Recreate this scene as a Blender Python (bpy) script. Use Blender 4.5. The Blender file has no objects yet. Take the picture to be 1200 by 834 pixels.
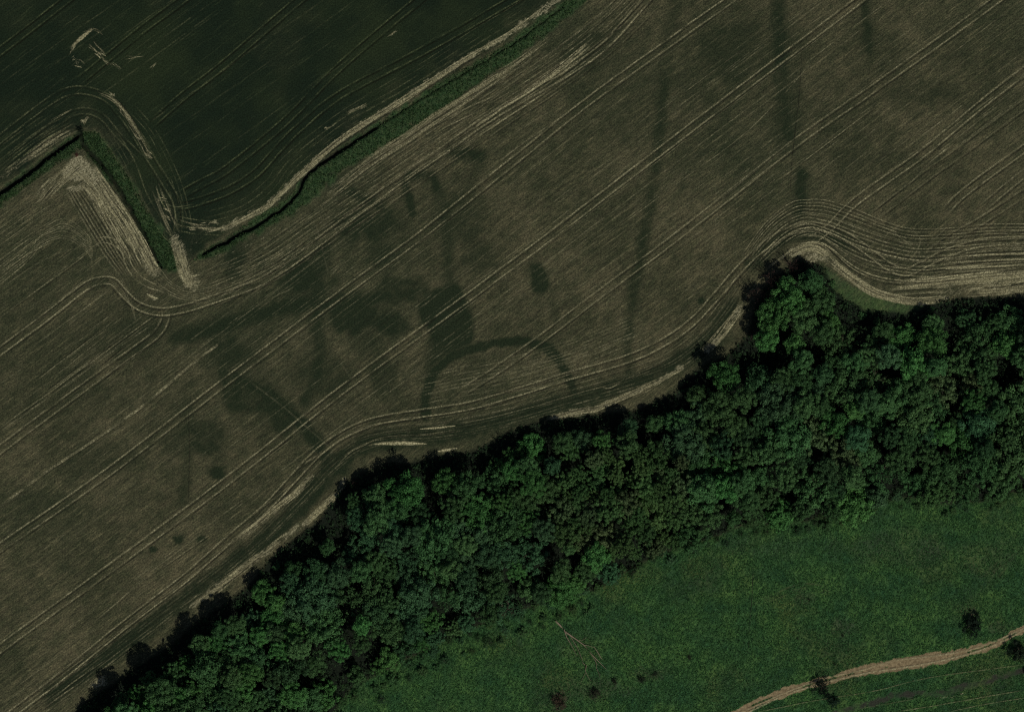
import bpy, math, random
import numpy as np
from mathutils import Vector

# ------------------------------------------------------------------ camera, world, sun, exposure
S = 0.22                                   # metres per photo pixel
def W(px, py): return ((px - 600.0) * S, (417.0 - py) * S)

scene = bpy.context.scene
CAM_H = 1100.0
cd = bpy.data.cameras.new('camera'); cam = bpy.data.objects.new('camera', cd)
scene.collection.objects.link(cam); scene.camera = cam
cam.location = (0, 0, CAM_H); cam.rotation_euler = (0, 0, 0)
cd.sensor_width = 36; cd.lens = 36 * CAM_H / (1200 * S); cd.clip_start = 1; cd.clip_end = 9000

SUN_EL, SUN_AZ = 49.0, 143.0               # degrees; azimuth clockwise from north (= +Y)
world = bpy.data.worlds.new('World'); scene.world = world; world.use_nodes = True
wn = world.node_tree; bg = wn.nodes['Background']
sky = wn.nodes.new('ShaderNodeTexSky'); sky.sky_type = 'NISHITA'; sky.sun_disc = False
sky.sun_elevation = math.radians(SUN_EL); sky.sun_rotation = math.radians(SUN_AZ)
wn.links.new(sky.outputs[0], bg.inputs[0]); bg.inputs[1].default_value = 0.05
sl = bpy.data.lights.new('sun', 'SUN'); so = bpy.data.objects.new('sun', sl)
scene.collection.objects.link(so); sl.energy = 3.6; sl.angle = math.radians(0.5); sl.color = (1, .97, .86)
e, a = math.radians(SUN_EL), math.radians(SUN_AZ)
sd = Vector((math.cos(e) * math.sin(a), math.cos(e) * math.cos(a), math.sin(e)))
so.rotation_euler = sd.to_track_quat('Z', 'Y').to_euler(); so.location = (0, 0, 300)
scene.view_settings.view_transform = 'Standard'; scene.view_settings.look = 'None'
scene.view_settings.gamma = 1; scene.view_settings.use_curve_mapping = False
scene.view_settings.exposure = -0.82
try:
    scene.cycles.use_denoising = False; scene.cycles.filter_width = 1.15; scene.cycles.transparent_max_bounces = 32
except Exception: pass

C = scene.collection
rnd = random.Random(7)
rng = np.random.default_rng(11)

# ------------------------------------------------------------------ helpers
def tag(o, label=None, cat=None, group=None, kind=None):
    if label: o['label'] = label
    if cat: o['category'] = cat
    if group: o['group'] = group
    if kind: o['kind'] = kind
    return o

def mesh_np(name, V, F, mat, smooth=False, attrs=None, uv=None):
    """V (n,3), F (m,k) arrays, all faces with k corners."""
    me = bpy.data.meshes.new(name); V = np.asarray(V, np.float32); F = np.asarray(F, np.int32)
    m, k = F.shape
    me.vertices.add(len(V)); me.vertices.foreach_set('co', V.ravel())
    me.loops.add(m * k); me.loops.foreach_set('vertex_index', F.ravel())
    me.polygons.add(m); me.polygons.foreach_set('loop_start', np.arange(0, m * k, k, dtype=np.int32))
    me.polygons.foreach_set('loop_total', np.full(m, k, np.int32))
    if smooth: me.polygons.foreach_set('use_smooth', np.ones(m, bool))
    me.update(calc_edges=True)
    if attrs:
        for n, (dom, arr) in attrs.items():
            at = me.attributes.new(n, 'FLOAT', dom); at.data.foreach_set('value', np.asarray(arr, np.float32).ravel())
    if uv is not None:
        l = me.uv_layers.new(name='UVMap'); l.data.foreach_set('uv', np.asarray(uv, np.float32)[F.ravel()].ravel())
    if mat: me.materials.append(mat)
    return me

def link(name, me, parent=None):
    o = bpy.data.objects.new(name, me); C.objects.link(o)
    if parent is not None: o.parent = parent
    return o

def vnoise(x, y, scale, seed):
    r = np.random.default_rng(seed); G = r.random((256, 256)).astype(np.float32)
    u = np.asarray(x) / scale + 77.3; v = np.asarray(y) / scale + 91.7
    i = np.floor(u).astype(int); j = np.floor(v).astype(int); fu = u - i; fv = v - j
    fu = fu * fu * (3 - 2 * fu); fv = fv * fv * (3 - 2 * fv); i &= 255; j &= 255; i2 = (i + 1) & 255; j2 = (j + 1) & 255
    return (G[i, j] * (1 - fu) + G[i2, j] * fu) * (1 - fv) + (G[i, j2] * (1 - fu) + G[i2, j2] * fu) * fv
def fbm(x, y, scale, seed, o=3):
    t = 0; amp = 1; n = 0
    for k in range(o):
        t = t + amp * vnoise(x, y, scale / 2 ** k, seed + k); n += amp; amp *= .55
    return t / n

def spline(pts, step=4.0):
    """Catmull-Rom through photo-pixel points, resampled about every step pixels."""
    P = [np.array(p, float) for p in pts]
    if len(P) == 2:
        n = max(2, int(np.linalg.norm(P[1] - P[0]) / step)); t = np.linspace(0, 1, n)[:, None]
        return P[0] * (1 - t) + P[1] * t
    P = [2 * P[0] - P[1]] + P + [2 * P[-1] - P[-2]]; out = []
    for i in range(1, len(P) - 2):
        a_, b, c, d = P[i - 1], P[i], P[i + 1], P[i + 2]
        n = max(2, int(np.linalg.norm(c - b) / step))
        for q in range(n):
            t = q / n
            out.append(.5 * ((2 * b) + (-a_ + c) * t + (2 * a_ - 5 * b + 4 * c - d) * t * t + (-a_ + 3 * b - 3 * c + d) * t ** 3))
    out.append(P[-2]); return np.array(out)

def inpoly(x, y, poly):
    res = np.zeros(np.shape(x), bool); n = len(poly)
    for i in range(n):
        x1, y1 = poly[i]; x2, y2 = poly[(i + 1) % n]
        if y1 == y2: continue
        c = ((y1 > y) != (y2 > y)) & (x < (x2 - x1) * (y - y1) / (y2 - y1) + x1)
        res ^= c
    return res

def polydist(x, y, pts, maxd):
    """distance in px from grid points to polyline, plus index parameter (only where < maxd)."""
    d = np.full(x.shape, 1e6); tpar = np.zeros(x.shape); n = len(pts) - 1
    lo = np.min(pts, 0) - maxd; hi = np.max(pts, 0) + maxd
    sel = np.where((x > lo[0]) & (x < hi[0]) & (y > lo[1]) & (y < hi[1]))[0]
    X = x[sel]; Y = y[sel]; D = np.full(X.shape, 1e6); T = np.zeros(X.shape)
    for i in range(n):
        a_, b = pts[i], pts[i + 1]; v = b - a_; L = max(1e-6, v @ v)
        t = np.clip(((X - a_[0]) * v[0] + (Y - a_[1]) * v[1]) / L, 0, 1)
        q = np.hypot(X - a_[0] - t * v[0], Y - a_[1] - t * v[1]); m = q < D
        D[m] = q[m]; T[m] = (i + t[m]) / n
    d[sel] = D; tpar[sel] = T
    return d, tpar
def sstep(x, a_, b):
    t = np.clip((x - a_) / (b - a_), 0, 1); return t * t * (3 - 2 * t)

# ------------------------------------------------------------------ node helper
class NT:
    def __init__(s, name):
        s.m = bpy.data.materials.new(name); s.m.use_nodes = True; s.t = s.m.node_tree; s.n = s.t.nodes
        s.b = s.n['Principled BSDF']; s.b.inputs['Roughness'].default_value = .9
        s.b.inputs['Specular IOR Level'].default_value = .12; s.out = s.n['Material Output']
    def put(s, sock, v):
        if isinstance(v, bpy.types.NodeSocket): s.t.links.new(v, sock)
        elif isinstance(v, tuple) and sock.type == 'RGBA': sock.default_value = (*v[:3], 1)
        else: sock.default_value = v
    def attr(s, name):
        n = s.n.new('ShaderNodeAttribute'); n.attribute_name = name; return n.outputs['Fac']
    def math(s, op, a_, b=0.0, clamp=False):
        n = s.n.new('ShaderNodeMath'); n.operation = op; n.use_clamp = clamp; s.put(n.inputs[0], a_); s.put(n.inputs[1], b); return n.outputs[0]
    def mix(s, f, a_, b):
        n = s.n.new('ShaderNodeMix'); n.data_type = 'RGBA'
        s.put(n.inputs[0], f); s.put(n.inputs[6], a_); s.put(n.inputs[7], b); return n.outputs[2]
    def mul(s, f, a_, b):
        n = s.n.new('ShaderNodeMix'); n.data_type = 'RGBA'; n.blend_type = 'MULTIPLY'
        s.put(n.inputs[0], f); s.put(n.inputs[6], a_); s.put(n.inputs[7], b); return n.outputs[2]
    def pos(s, scale=(1, 1, 1), rot=0.0, loc=(0, 0, 0)):
        g = s.n.new('ShaderNodeNewGeometry'); r = s.n.new('ShaderNodeVectorRotate'); r.rotation_type = 'Z_AXIS'
        r.inputs['Angle'].default_value = rot; s.t.links.new(g.outputs['Position'], r.inputs['Vector'])
        m = s.n.new('ShaderNodeMapping'); m.inputs['Scale'].default_value = scale; m.inputs['Location'].default_value = loc
        s.t.links.new(r.outputs[0], m.inputs[0]); return m.outputs[0]
    def noise(s, vec, scale, detail=2.0, rough=.5):
        n = s.n.new('ShaderNodeTexNoise'); n.inputs['Scale'].default_value = scale; n.inputs['Detail'].default_value = detail
        n.inputs['Roughness'].default_value = rough; s.t.links.new(vec, n.inputs['Vector']); return n.outputs[0]
    def ramp(s, f, lo, hi, a_=0.0, b=1.0):
        n = s.n.new('ShaderNodeMapRange'); n.interpolation_type = 'SMOOTHSTEP'
        s.put(n.inputs[0], f); n.inputs[1].default_value = lo; n.inputs[2].default_value = hi
        n.inputs[3].default_value = a_; n.inputs[4].default_value = b; return n.outputs[0]
    def bump(s, h, strength, dist):
        n = s.n.new('ShaderNodeBump'); n.inputs['Strength'].default_value = strength; n.inputs['Distance'].default_value = dist
        s.put(n.inputs['Height'], h); s.t.links.new(n.outputs[0], s.b.inputs['Normal'])

ROW = math.radians(-37)       # rows run 37 degrees north of east

# ------------------------------------------------------------------ ground material (weights live on the vertices)
def ground_material():
    g = NT('land'); P = g.pos(); R = g.pos(rot=ROW, scale=(.09, 1, 1))
    R2 = g.pos(rot=ROW, scale=(.22, 1, 1), loc=(9, 3, 0))
    fine = g.noise(P, 2.6, 3, .7); mid = g.noise(P, .35, 4, .6); big = g.noise(P, .045, 4, .55); huge = g.noise(P, .016, 3, .5)
    streak = g.noise(R, 1.5, 3, .6); streak2 = g.noise(R2, 3.2, 2, .6)
    # brown field
    brown = g.mix(g.ramp(big, .36, .64), (.057, .060, .033), (.101, .094, .054))
    brown = g.mix(g.math('MULTIPLY', g.ramp(huge, .45, .62), .55), brown, (.052, .060, .032))
    brown = g.mix(g.math('MULTIPLY', g.ramp(mid, .5, .74), .45), brown, (.055, .060, .036))
    brown = g.mix(g.ramp(streak, .52, .70, 0, .55), brown, (.165, .150, .083))
    brown = g.mix(g.ramp(streak, .50, .30, 0, .6), brown, (.043, .042, .026))
    brown = g.mul(1.0, brown, g.mix(g.ramp(streak2, .3, .7), (.72, .72, .74), (1.26, 1.26, 1.22)))
    brown = g.mul(1.0, brown, g.mix(g.ramp(fine, .30, .70), (.50, .52, .54), (1.58, 1.55, 1.48)))
    m2 = g.noise(g.pos(rot=ROW, scale=(.6, 1, 1), loc=(5, 1, 0)), .42, 5, .7)
    brown = g.mul(1.0, brown, g.mix(g.ramp(m2, .30, .70), (.70, .78, .74), (1.26, 1.20, 1.20)))
    lush = g.mul(1.0, (.019, .030, .015), g.mix(g.ramp(fine, .32, .68), (.55, .6, .6), (1.45, 1.4, 1.35)))
    brown = g.mix(g.attr('lush'), brown, lush)
    # dark field
    dk = g.mix(g.ramp(big, .4, .66), (.0115, .0215, .0115), (.022, .034, .015))
    dk = g.mix(g.ramp(streak, .54, .72, 0, .5), dk, (.042, .058, .026))
    dk = g.mul(1.0, dk, g.mix(g.ramp(fine, .3, .7), (.6, .6, .6), (1.42, 1.4, 1.4)))
    col = g.mix(g.attr('dark'), brown, dk)
    # grass
    gr = g.mix(g.ramp(mid, .35, .68), (.029, .088, .030), (.047, .116, .038))
    gr = g.mix(g.math('MULTIPLY', g.ramp(big, .5, .68), .5), gr, (.052, .066, .030))
    Rm = g.pos(rot=math.radians(-52), scale=(.35, 1, 1))
    gs = g.noise(Rm, 1.7, 5, .75)
    gr = g.mul(1.0, gr, g.mix(g.ramp(gs, .32, .68), (.50, .56, .6), (1.75, 1.6, 1.45)))
    gr = g.mul(1.0, gr, g.mix(g.ramp(g.noise(P, .11, 4, .6), .35, .65), (.66, .74, .86), (1.36, 1.20, 1.0)))
    gr = g.mix(g.attr('dry'), gr, (.085, .066, .048))
    gr = g.mul(1.0, gr, g.mix(g.ramp(fine, .3, .7), (.55, .6, .6), (1.45, 1.38, 1.45)))
    vb = g.mix(g.ramp(g.noise(P, .8, 4, .65), .38, .66), (.028, .062, .023), (.056, .090, .036))
    vb = g.mix(g.ramp(g.noise(P, .5, 3, .6), .58, .72, 0, .6), vb, (.050, .055, .032))
    vg = g.mul(1.0, vb, g.mix(g.ramp(fine, .3, .7), (.5, .5, .6), (1.5, 1.45, 1.4)))
    col = g.mix(g.attr('verge'), col, vg)
    col = g.mix(g.attr('grass'), col, gr)
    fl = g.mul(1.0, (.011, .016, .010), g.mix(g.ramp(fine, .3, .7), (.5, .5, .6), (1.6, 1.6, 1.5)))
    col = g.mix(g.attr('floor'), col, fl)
    # ditch, bare straw, bare soil
    col = g.mix(g.attr('ditch'), col, (.0085, .0105, .0075))
    st = g.math('MULTIPLY', g.attr('straw'), 1.0)
    R3 = g.pos(rot=ROW, scale=(.45, 1, 1), loc=(3, 8, 0))
    sfac = g.math('ADD', st, g.math('MULTIPLY', g.math('SUBTRACT', g.noise(R3, 1.9, 4, .75), .5), 3.4))
    sfac = g.math('MULTIPLY', g.ramp(sfac, .35, 1.15), g.ramp(st, .02, .35))
    sfac = g.math('MULTIPLY', sfac, .72)
    col = g.mix(sfac, col, g.mix(g.ramp(fine, .38, .66), (.20, .18, .10), (.68, .62, .40)))
    so_ = g.math('ADD', g.attr('soil'), g.math('MULTIPLY', g.math('SUBTRACT', g.noise(P, 1.6, 4, .7), .5), 1.5))
    sof = g.math('MULTIPLY', g.ramp(so_, .32, .62), g.ramp(g.attr('soil'), .02, .2))
    col = g.mix(sof, col, g.mix(g.ramp(g.noise(P, 1.4, 4, .7), .35, .68), (.19, .140, .078), (.37, .285, .160)))
    col = g.mix(g.attr('lane'), col, g.mix(g.ramp(fine, .3, .7), (.026, .031, .021), (.055, .056, .042)))
    g.put(g.b.inputs['Base Color'], col)
    g.bump(g.math('ADD', fine, g.math('MULTIPLY', streak, .6)), .55, .16)
    return g.m
M_land = ground_material()

# ------------------------------------------------------------------ outlines read off the photograph (pixels of the 1200 x 834 picture)
DARK_EDGE = [(-260, 400), (-60, 262), (0, 217), (92, 151), (112, 152), (128, 170), (150, 205), (178, 252), (196, 280), (212, 306), (228, 300), (240, 288), (268, 272), (303, 250), (333, 232), (357, 206), (400, 169), (467, 126), (533, 82), (600, 44), (657, 3), (740, -60), (900, -180)]
P_dark = DARK_EDGE + [(900, -500), (-500, -500), (-500, 400)]
P_verge1 = [(-60, 268), (0, 222), (92, 154), (112, 154), (128, 172), (150, 207), (176, 252), (196, 281), (212, 312), (200, 318), (188, 314), (178, 296), (160, 262), (140, 226), (112, 192), (97, 174), (84, 180), (40, 212), (0, 241), (-60, 284), (-260, 420), (-260, 400)]
P_verge2 = [(226, 306), (240, 292), (268, 276), (303, 253), (333, 235), (357, 209), (400, 172), (467, 129), (533, 86), (600, 48), (660, 3), (745, -60), (790, -60), (688, 0), (640, 40), (600, 70), (533, 117), (467, 162), (400, 200), (372, 226), (345, 250), (300, 274), (252, 299)]
WOOD_TOP = [(-300, 1130), (60, 870), (100, 822), (140, 796), (165, 776), (200, 756), (222, 735), (262, 708), (288, 690), (310, 662), (330, 642), (355, 625), (375, 605), (398, 572), (420, 556), (450, 544), (500, 537), (545, 530), (570, 520), (600, 503), (640, 493), (700, 487), (745, 480), (790, 462), (805, 440), (830, 424), (852, 415), (876, 392), (884, 366), (893, 342), (910, 322), (940, 305), (966, 312), (978, 342), (1010, 362), (1060, 368), (1100, 352), (1150, 347), (1200, 350), (1400, 345)]
WOOD_BOT = [(1400, 560), (1200, 574), (1150, 588), (1110, 590), (1060, 582), (1000, 600), (940, 611), (870, 616), (830, 632), (800, 640), (765, 652), (735, 668), (700, 690), (650, 702), (600, 718), (545, 738), (500, 760), (450, 786), (410, 806), (385, 840), (300, 1200)]
P_wood = WOOD_TOP + WOOD_BOT
P_meadow = [(300, 1300)] + WOOD_BOT[::-1] + [(1600, 550), (1600, 1300)]
P_edge_grass = [(960, 306), (975, 318), (1000, 336), (1030, 348), (1070, 356), (1110, 352), (1110, 380), (960, 380)]
DITCH1 = spline([(-60, 266), (0, 226), (50, 190), (93, 158)])
DITCH2 = spline([(97, 168), (112, 186), (130, 207), (150, 240), (166, 270), (178, 296), (188, 313)])
DITCH3 = spline([(238, 297), (268, 281), (300, 264), (333, 243), (350, 224), (357, 208), (378, 190), (400, 176), (440, 150), (490, 118), (533, 92), (600, 52), (660, 8)])
TRACK = [((820, 870), 9), ((863, 836), 9), ((917, 812), 10), ((967, 797), 9), ((1007, 787), 10), ((1050, 779), 14), ((1083, 773), 15), ((1110, 769), 12), ((1133, 764), 9), ((1167, 753), 9), ((1200, 736), 9), ((1280, 690), 9)]
LANE = spline([(980, 836), (1020, 824), (1057, 813), (1102, 811), (1147, 800), (1185, 789), (1230, 777), (1290, 760)])

# ------------------------------------------------------------------ terrain grid
G = 0.36
gx = np.arange(-152, 152.01, G); gy = np.arange(-114, 114.01, G)
nx, ny = len(gx), len(gy)
GX, GY = np.meshgrid(gx, gy, indexing='ij'); X = GX.ravel(); Y = GY.ravel()
PX = X / S + 600; PY = 417 - Y / S
wx = PX + 7 * (fbm(X, Y, 2.2, 3) - .5) ; wy = PY + 7 * (fbm(X, Y, 2.2, 23) - .5)
A = {}
wx2 = PX + 16 * (fbm(X, Y, 1.7, 33) - .5); wy2 = PY + 16 * (fbm(X, Y, 1.7, 53) - .5)
def soft(poly, blur=1.6, rough=False):
    wx, wy = (wx2, wy2) if rough else (globals()['wx'], globals()['wy'])
    """vertex weight of a polygon with a slightly ragged, soft edge"""
    m = np.zeros(X.shape, np.float32); q = np.array(poly, float); lo = q.min(0) - 1; hi = q.max(0) + 1
    ix = np.where((wx > lo[0]) & (wx < hi[0]) & (wy > lo[1]) & (wy < hi[1]))[0]
    m[ix] = inpoly(wx[ix], wy[ix], poly); m = m.reshape(nx, ny)
    for _ in range(int(blur)):
        p = np.pad(m, 1, mode='edge'); m = (p[:-2, 1:-1] + p[2:, 1:-1] + p[1:-1, :-2] + p[1:-1, 2:] + 2 * m) / 6
    return m.ravel()
A['dark'] = soft(P_dark, 2)
_de = spline(DARK_EDGE, 8); _d, _ = polydist(PX, PY, _de, 60)
A['dark'] = A['dark'] * (1 - .30 * (1 - sstep(_d, 6, 40)) * sstep(fbm(X, Y, 5, 81), .35, .7)) * (1 - .08 * sstep(fbm(X, Y, 14, 85), .55, .75))
A['verge'] = np.maximum(soft(P_verge1, 2, True), soft(P_verge2, 2, True))
A['grass'] = np.maximum(soft(P_meadow, 3), .5 * soft(P_edge_grass, 3))
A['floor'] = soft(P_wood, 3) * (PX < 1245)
A['grass'] = np.maximum(A['grass'], (PX >= 1245) * soft(P_wood, 3))

lush = np.zeros(X.shape); straw = np.zeros(X.shape); soil = np.zeros(X.shape); ditch = np.zeros(X.shape)
def add_line(arr, pts, w, amp, edge=.6, seed=1, brk=0.0):
    P_ = spline(pts) if isinstance(pts, list) else pts
    lo = P_.min(0) - w * 2 - 8; hi = P_.max(0) + w * 2 + 8
    ix = np.where((wx > lo[0]) & (wx < hi[0]) & (wy > lo[1]) & (wy < hi[1]))[0]
    d, t = polydist(wx[ix], wy[ix], P_, w * 2)
    v = amp * (1 - sstep(d, w * (1 - edge), w * (1 + edge * .6)))
    if brk: v = v * sstep(fbm(X[ix], Y[ix], 2.5, seed), brk - .15, brk + .1)
    arr[ix] = np.maximum(arr[ix], v)
def add_blob(arr, cx, cy, rx, ry, amp, rot=0, seed=5):
    c_, s_ = math.cos(math.radians(rot)), math.sin(math.radians(rot))
    q = 2 * max(rx, ry); ix = np.where((abs(PX - cx) < q) & (abs(PY - cy) < q))[0]
    dx, dy = PX[ix] - cx, PY[ix] - cy; u = (dx * c_ + dy * s_) / rx; v = (-dx * s_ + dy * c_) / ry
    r = np.sqrt(u * u + v * v) + .9 * (fbm(X[ix], Y[ix], max(1.0, min(rx, ry) * .16), seed) - .5)
    arr[ix] = np.maximum(arr[ix], amp * (1 - sstep(r, .45, 1.15)))
# crop marks
add_line(lush, [(498, 488), (500, 462), (507, 441), (525, 422), (555, 408), (590, 401), (620, 401), (643, 409)], 6, .98)
add_line(lush, [(640, 408), (656, 423), (667, 445), (677, 468), (684, 484)], 6, .85)
def P_blob(poly, amp, blur=4):
    np.maximum(lush, soft(poly, blur) * amp, out=lush)
P_blob([(510, 338), (538, 332), (545, 352), (556, 372), (552, 402), (530, 410), (512, 404), (494, 378), (492, 356)], .95, 9)
P_blob([(512, 390), (560, 395), (545, 412), (515, 425), (500, 440), (498, 400)], .6, 16)
P_blob([(619, 311), (636, 306), (645, 340), (625, 343)], .98, 7)
P_blob([(645, 340), (652, 340), (656, 380), (648, 380)], .3, 6)
add_line(lush, [(790, -10), (784, 40), (779, 95)], 10, .3, .9)
add_line(lush, [(778, 90), (772, 170), (762, 240), (750, 300), (741, 350), (735, 405), (738, 440)], 8, .54, .8)
add_line(lush, [(912, -10), (914, 60), (917, 120), (925, 160)], 11, .6, .8)
add_line(lush, [(1014, -10), (1018, 60)], 7, .6, .8)
add_line(lush, [(940, 205), (936, 250)], 8, .7, .8)
add_line(lush, [(275, 443), (300, 455), (325, 472), (352, 497), (372, 520)], 11, .85, .9)
add_line(lush, [(205, 395), (240, 388), (290, 372), (350, 358), (420, 352), (455, 345)], 11, .75, .9)
add_line(lush, [(250, 395), (262, 430), (268, 470)], 9, .6, .9)
add_line(lush, [(392, 215), (420, 230), (450, 245)], 8, .7, .9)
add_line(lush, [(480, 205), (502, 205), (512, 222)], 7, .85, .9)
add_line(lush, [(476, 215), (482, 250)], 6, .8, .9)
add_line(lush, [(530, 178), (560, 182)], 9, .75, .9)
add_line(lush, [(220, 470), (222, 530), (216, 590)], 8, .42, .9)
add_line(lush, [(378, 290), (370, 360), (374, 420), (360, 470)], 12, .62, .9)
add_line(lush, [(520, 230), (525, 290), (528, 340)], 11, .55, .9)
for (cx, cy, rx, ry, am) in [(355, 320, 32, 26, .5), (430, 262, 45, 26, .45), (455, 300, 30, 20, .35), (270, 420, 40, 30, .35), (275, 300, 20, 26, .45),
        (410, 372, 40, 24, .45), (455, 380, 25, 18, .5), (370, 440, 45, 30, .3), (240, 515, 46, 30, .38), (540, 250, 30, 40, .3), (470, 340, 40, 18, .4),
        (560, 300, 30, 26, .25), (140, 390, 70, 40, .25), (925, 130, 26, 50, .3), (1080, 110, 46, 22, .22), (560, 430, 20, 12, .2), (255, 552, 14, 10, .6), (237, 632, 7, 5, .8), (209, 632, 8, 6, .8),
        (180, 644, 6, 5, .6), (822, 352, 6, 5, .7), (450, 440, 22, 30, .3), (120, 540, 60, 24, .22), (700, 60, 60, 26, .2), (860, 60, 60, 40, .25), (60, 600, 60, 30, .15), (390, 545, 26, 18, .5), (345, 590, 30, 16, .35)]:
    add_blob(lush, cx, cy, rx, ry, min(.9, am * 1.5), seed=int(cx))
P_blob([(268, 436), (300, 448), (345, 482), (352, 500), (335, 512), (305, 490), (262, 478)], .6, 10)
# darker headland belt between the outermost tramline and the wood
add_line(lush, [(60, 815), (150, 752), (230, 692), (300, 640), (350, 595), (395, 545), (430, 520), (500, 510), (560, 500), (640, 478), (720, 455), (780, 432), (830, 400), (858, 360)], 13, .72, .6)
add_line(lush, [(880, 310), (920, 280), (960, 274), (990, 284)], 9, .7, .8)
lush *= (.75 + .6 * fbm(X, Y, 3.5, 41)) * (.88 + .5 * fbm(X, Y, 1.1, 45, 2))
def broad_tint(cx, cy, rx, ry, am, seed):
    r = ((PX - cx) / rx) ** 2 + ((PY - cy) / ry) ** 2
    return am * np.exp(-r) * (.35 + 1.3 * sstep(fbm(X, Y, 11, seed, 4), .30, .72))
tint = broad_tint(330, 370, 190, 130, .42, 401) + broad_tint(470, 250, 120, 70, .35, 402) + broad_tint(60, 380, 170, 110, .38, 403) + broad_tint(930, 110, 260, 120, .42, 404) + broad_tint(760, 60, 160, 90, .3, 405) + broad_tint(150, 520, 120, 70, .25, 406)
lush = np.clip(lush * 1.1 + np.clip(tint * .62, 0, .45) * (1 - lush), 0, .95)
# mottling inside the marks' area
mott = sstep(fbm(X, Y, 9, 60, 4), .52, .72) * np.exp(-(((PX - 380) / 260) ** 2 + ((PY - 370) / 170) ** 2))
lush = np.clip(np.maximum(lush, .55 * mott), 0, .95)
# straw and bare stubble
add_line(straw, [(660, -6), (600, 38), (533, 77), (467, 120), (400, 163), (357, 200), (320, 236), (298, 250), (262, 268)], 4.6, .75, .5, 9, .36)
add_line(straw, [(0, 208), (30, 188), (60, 166), (90, 149)], 4, .35, .6, 9, .4)
add_line(straw, [(640, 48), (600, 78), (560, 104), (520, 130), (480, 158), (430, 190), (385, 226)], 6, .38, .8, 12, .42)
add_line(straw, [(350, 252), (300, 282), (250, 304)], 3, .3, .8, 12, .42)
np.maximum(straw, soft([(87, 181), (97, 183), (112, 196), (122, 212), (112, 222), (92, 212), (72, 210), (72, 198)], 2) * .95, out=straw)
add_line(straw, [(104, 200), (122, 222), (140, 250), (156, 276), (170, 302), (182, 318)], 9, .72, .6, 14, .3)
add_line(straw, [(70, 212), (52, 224), (42, 236)], 6, .42, .8, 15, .42)
add_line(straw, [(82, 220), (100, 222), (108, 232)], 4, .9, .5)
add_line(straw, [(205, 280), (212, 302), (218, 322), (226, 334)], 8, .78, .6, 16, .25)
add_line(straw, [(215, 320), (232, 330)], 5, .7, .6, 17, .3)
add_line(straw, [(228, 282), (222, 296)], 6, .3, .8, 18, .4)
add_line(straw, [(800, 430), (765, 450), (733, 465), (700, 478), (680, 482), (645, 489)], 3.6, .85, .5, 19, .34)
add_blob(straw, 676, 481, 12, 4, .9)
add_line(straw, [(868, 360), (855, 378), (842, 396), (828, 411)], 4.6, .85, .5, 20, .3)
add_line(straw, [(365, 560), (345, 578), (325, 594), (300, 614), (282, 628)], 4.4, .62, .5, 21, .3)
add_line(straw, [(404, 562), (392, 580), (372, 600), (357, 614)], 3.6, .8, .6, 22, .3)
add_line(straw, [(350, 618), (325, 636), (300, 655), (275, 673), (250, 692), (226, 710)], 4.4, .78, .6, 23, .3)
np.maximum(straw, soft([(103, 806), (122, 790), (128, 800), (112, 808)], 1) * .95, out=straw)
add_line(straw, [(928, 298), (945, 291), (960, 292), (966, 300), (950, 302)], 6, .85, .6, 24, .25)
add_line(straw, [(966, 300), (990, 318), (1020, 338), (1050, 348), (1075, 351), (1110, 349)], 4.6, .7, .6, 25, .3)
add_line(straw, [(1076, 331), (1110, 329), (1150, 325), (1215, 320)], 3.5, .8, .6, 26, .25)
add_line(straw, [(1160, 338), (1185, 336), (1215, 330)], 8, .62, .6, 27, .3)
add_line(straw, [(1090, 343), (1130, 341), (1160, 340)], 5, .45, .7, 27, .3)
add_line(straw, [(175, 346), (184, 350)], 2, .9, .4)
for (cx, cy, am) in [(93, 46, .9), (101, 40, .9), (85, 54, .7), (107, 35, .8), (131, 111, .8), (173, 181, 1), (176, 184, .8), (97, 142, .9), (102, 138, .7), (163, 163, .8), (90, 74, .6), (252, 260, .9), (246, 262, .7), (226, 268, .6), (285, 274, .0), (118, 62, .6), (124, 72, .6)]:
    if am: add_blob(straw, cx, cy, 3.4, 2.4, am, seed=int(cx + cy))
# track, lane, ditches
tc = np.array([p for p, w in TRACK], float); TW = np.array([w for p, w in TRACK], float)
ts = spline([tuple(p) for p in tc]); d, t = polydist(wx, wy, ts, 22)
hw = np.interp(ts[np.clip((t * (len(ts) - 1)).astype(int), 0, len(ts) - 1), 0], tc[:, 0], TW) * .5
soil = 1 - sstep(d, hw * .45, hw * 1.5)
d2, _ = polydist(PX, PY, ts, 22); mid_rib = (1 - sstep(d2, .4, 2.0)) * (.3 + .6 * sstep(fbm(X, Y, 3, 91), .4, .6)) * (hw < 6.5)
soil = np.clip(soil - mid_rib * .8, 0, 1)
np.maximum(soil, .35 * (1 - sstep(polydist(PX, PY, spline([(1140, 716), (1137, 724)]), 12)[0], 2, 8)), out=soil)
d, t = polydist(wx, wy, LANE, 12); A['lane'] = (1 - sstep(d, 2.2, 5.2)) * (.35 + .65 * sstep(fbm(X, Y, 1.6, 97), .35, .6))
add_line(straw, [(1102, 816), (1118, 815), (1130, 812)], 1.6, .7, .5)
dz = np.zeros(X.shape)
def dig(pts, w, depth, amt):
    d, _ = polydist(PX + 1.2 * (wx - PX) * .5, PY + 1.2 * (wy - PY) * .5, pts, w * 4)
    k = 1 - sstep(d, w * .25, w * 1.35); np.minimum(dz, -depth * k, out=dz)
    np.maximum(ditch, amt * (1 - sstep(d, w * .5, w * 1.25)), out=ditch)
dig(DITCH1, 3.2, 1.5, .9); dig(DITCH2, 2.6, 1.3, .85)
dig(DITCH3[:60], 2.4, 1.2, .85); dig(DITCH3[56:], 1.2, .6, .5)
dig(np.array([(93, 158), (97, 168)], float), 3, 1.2, .8)
A['verge'] = np.clip(A['verge'], 0, 1)
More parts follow.
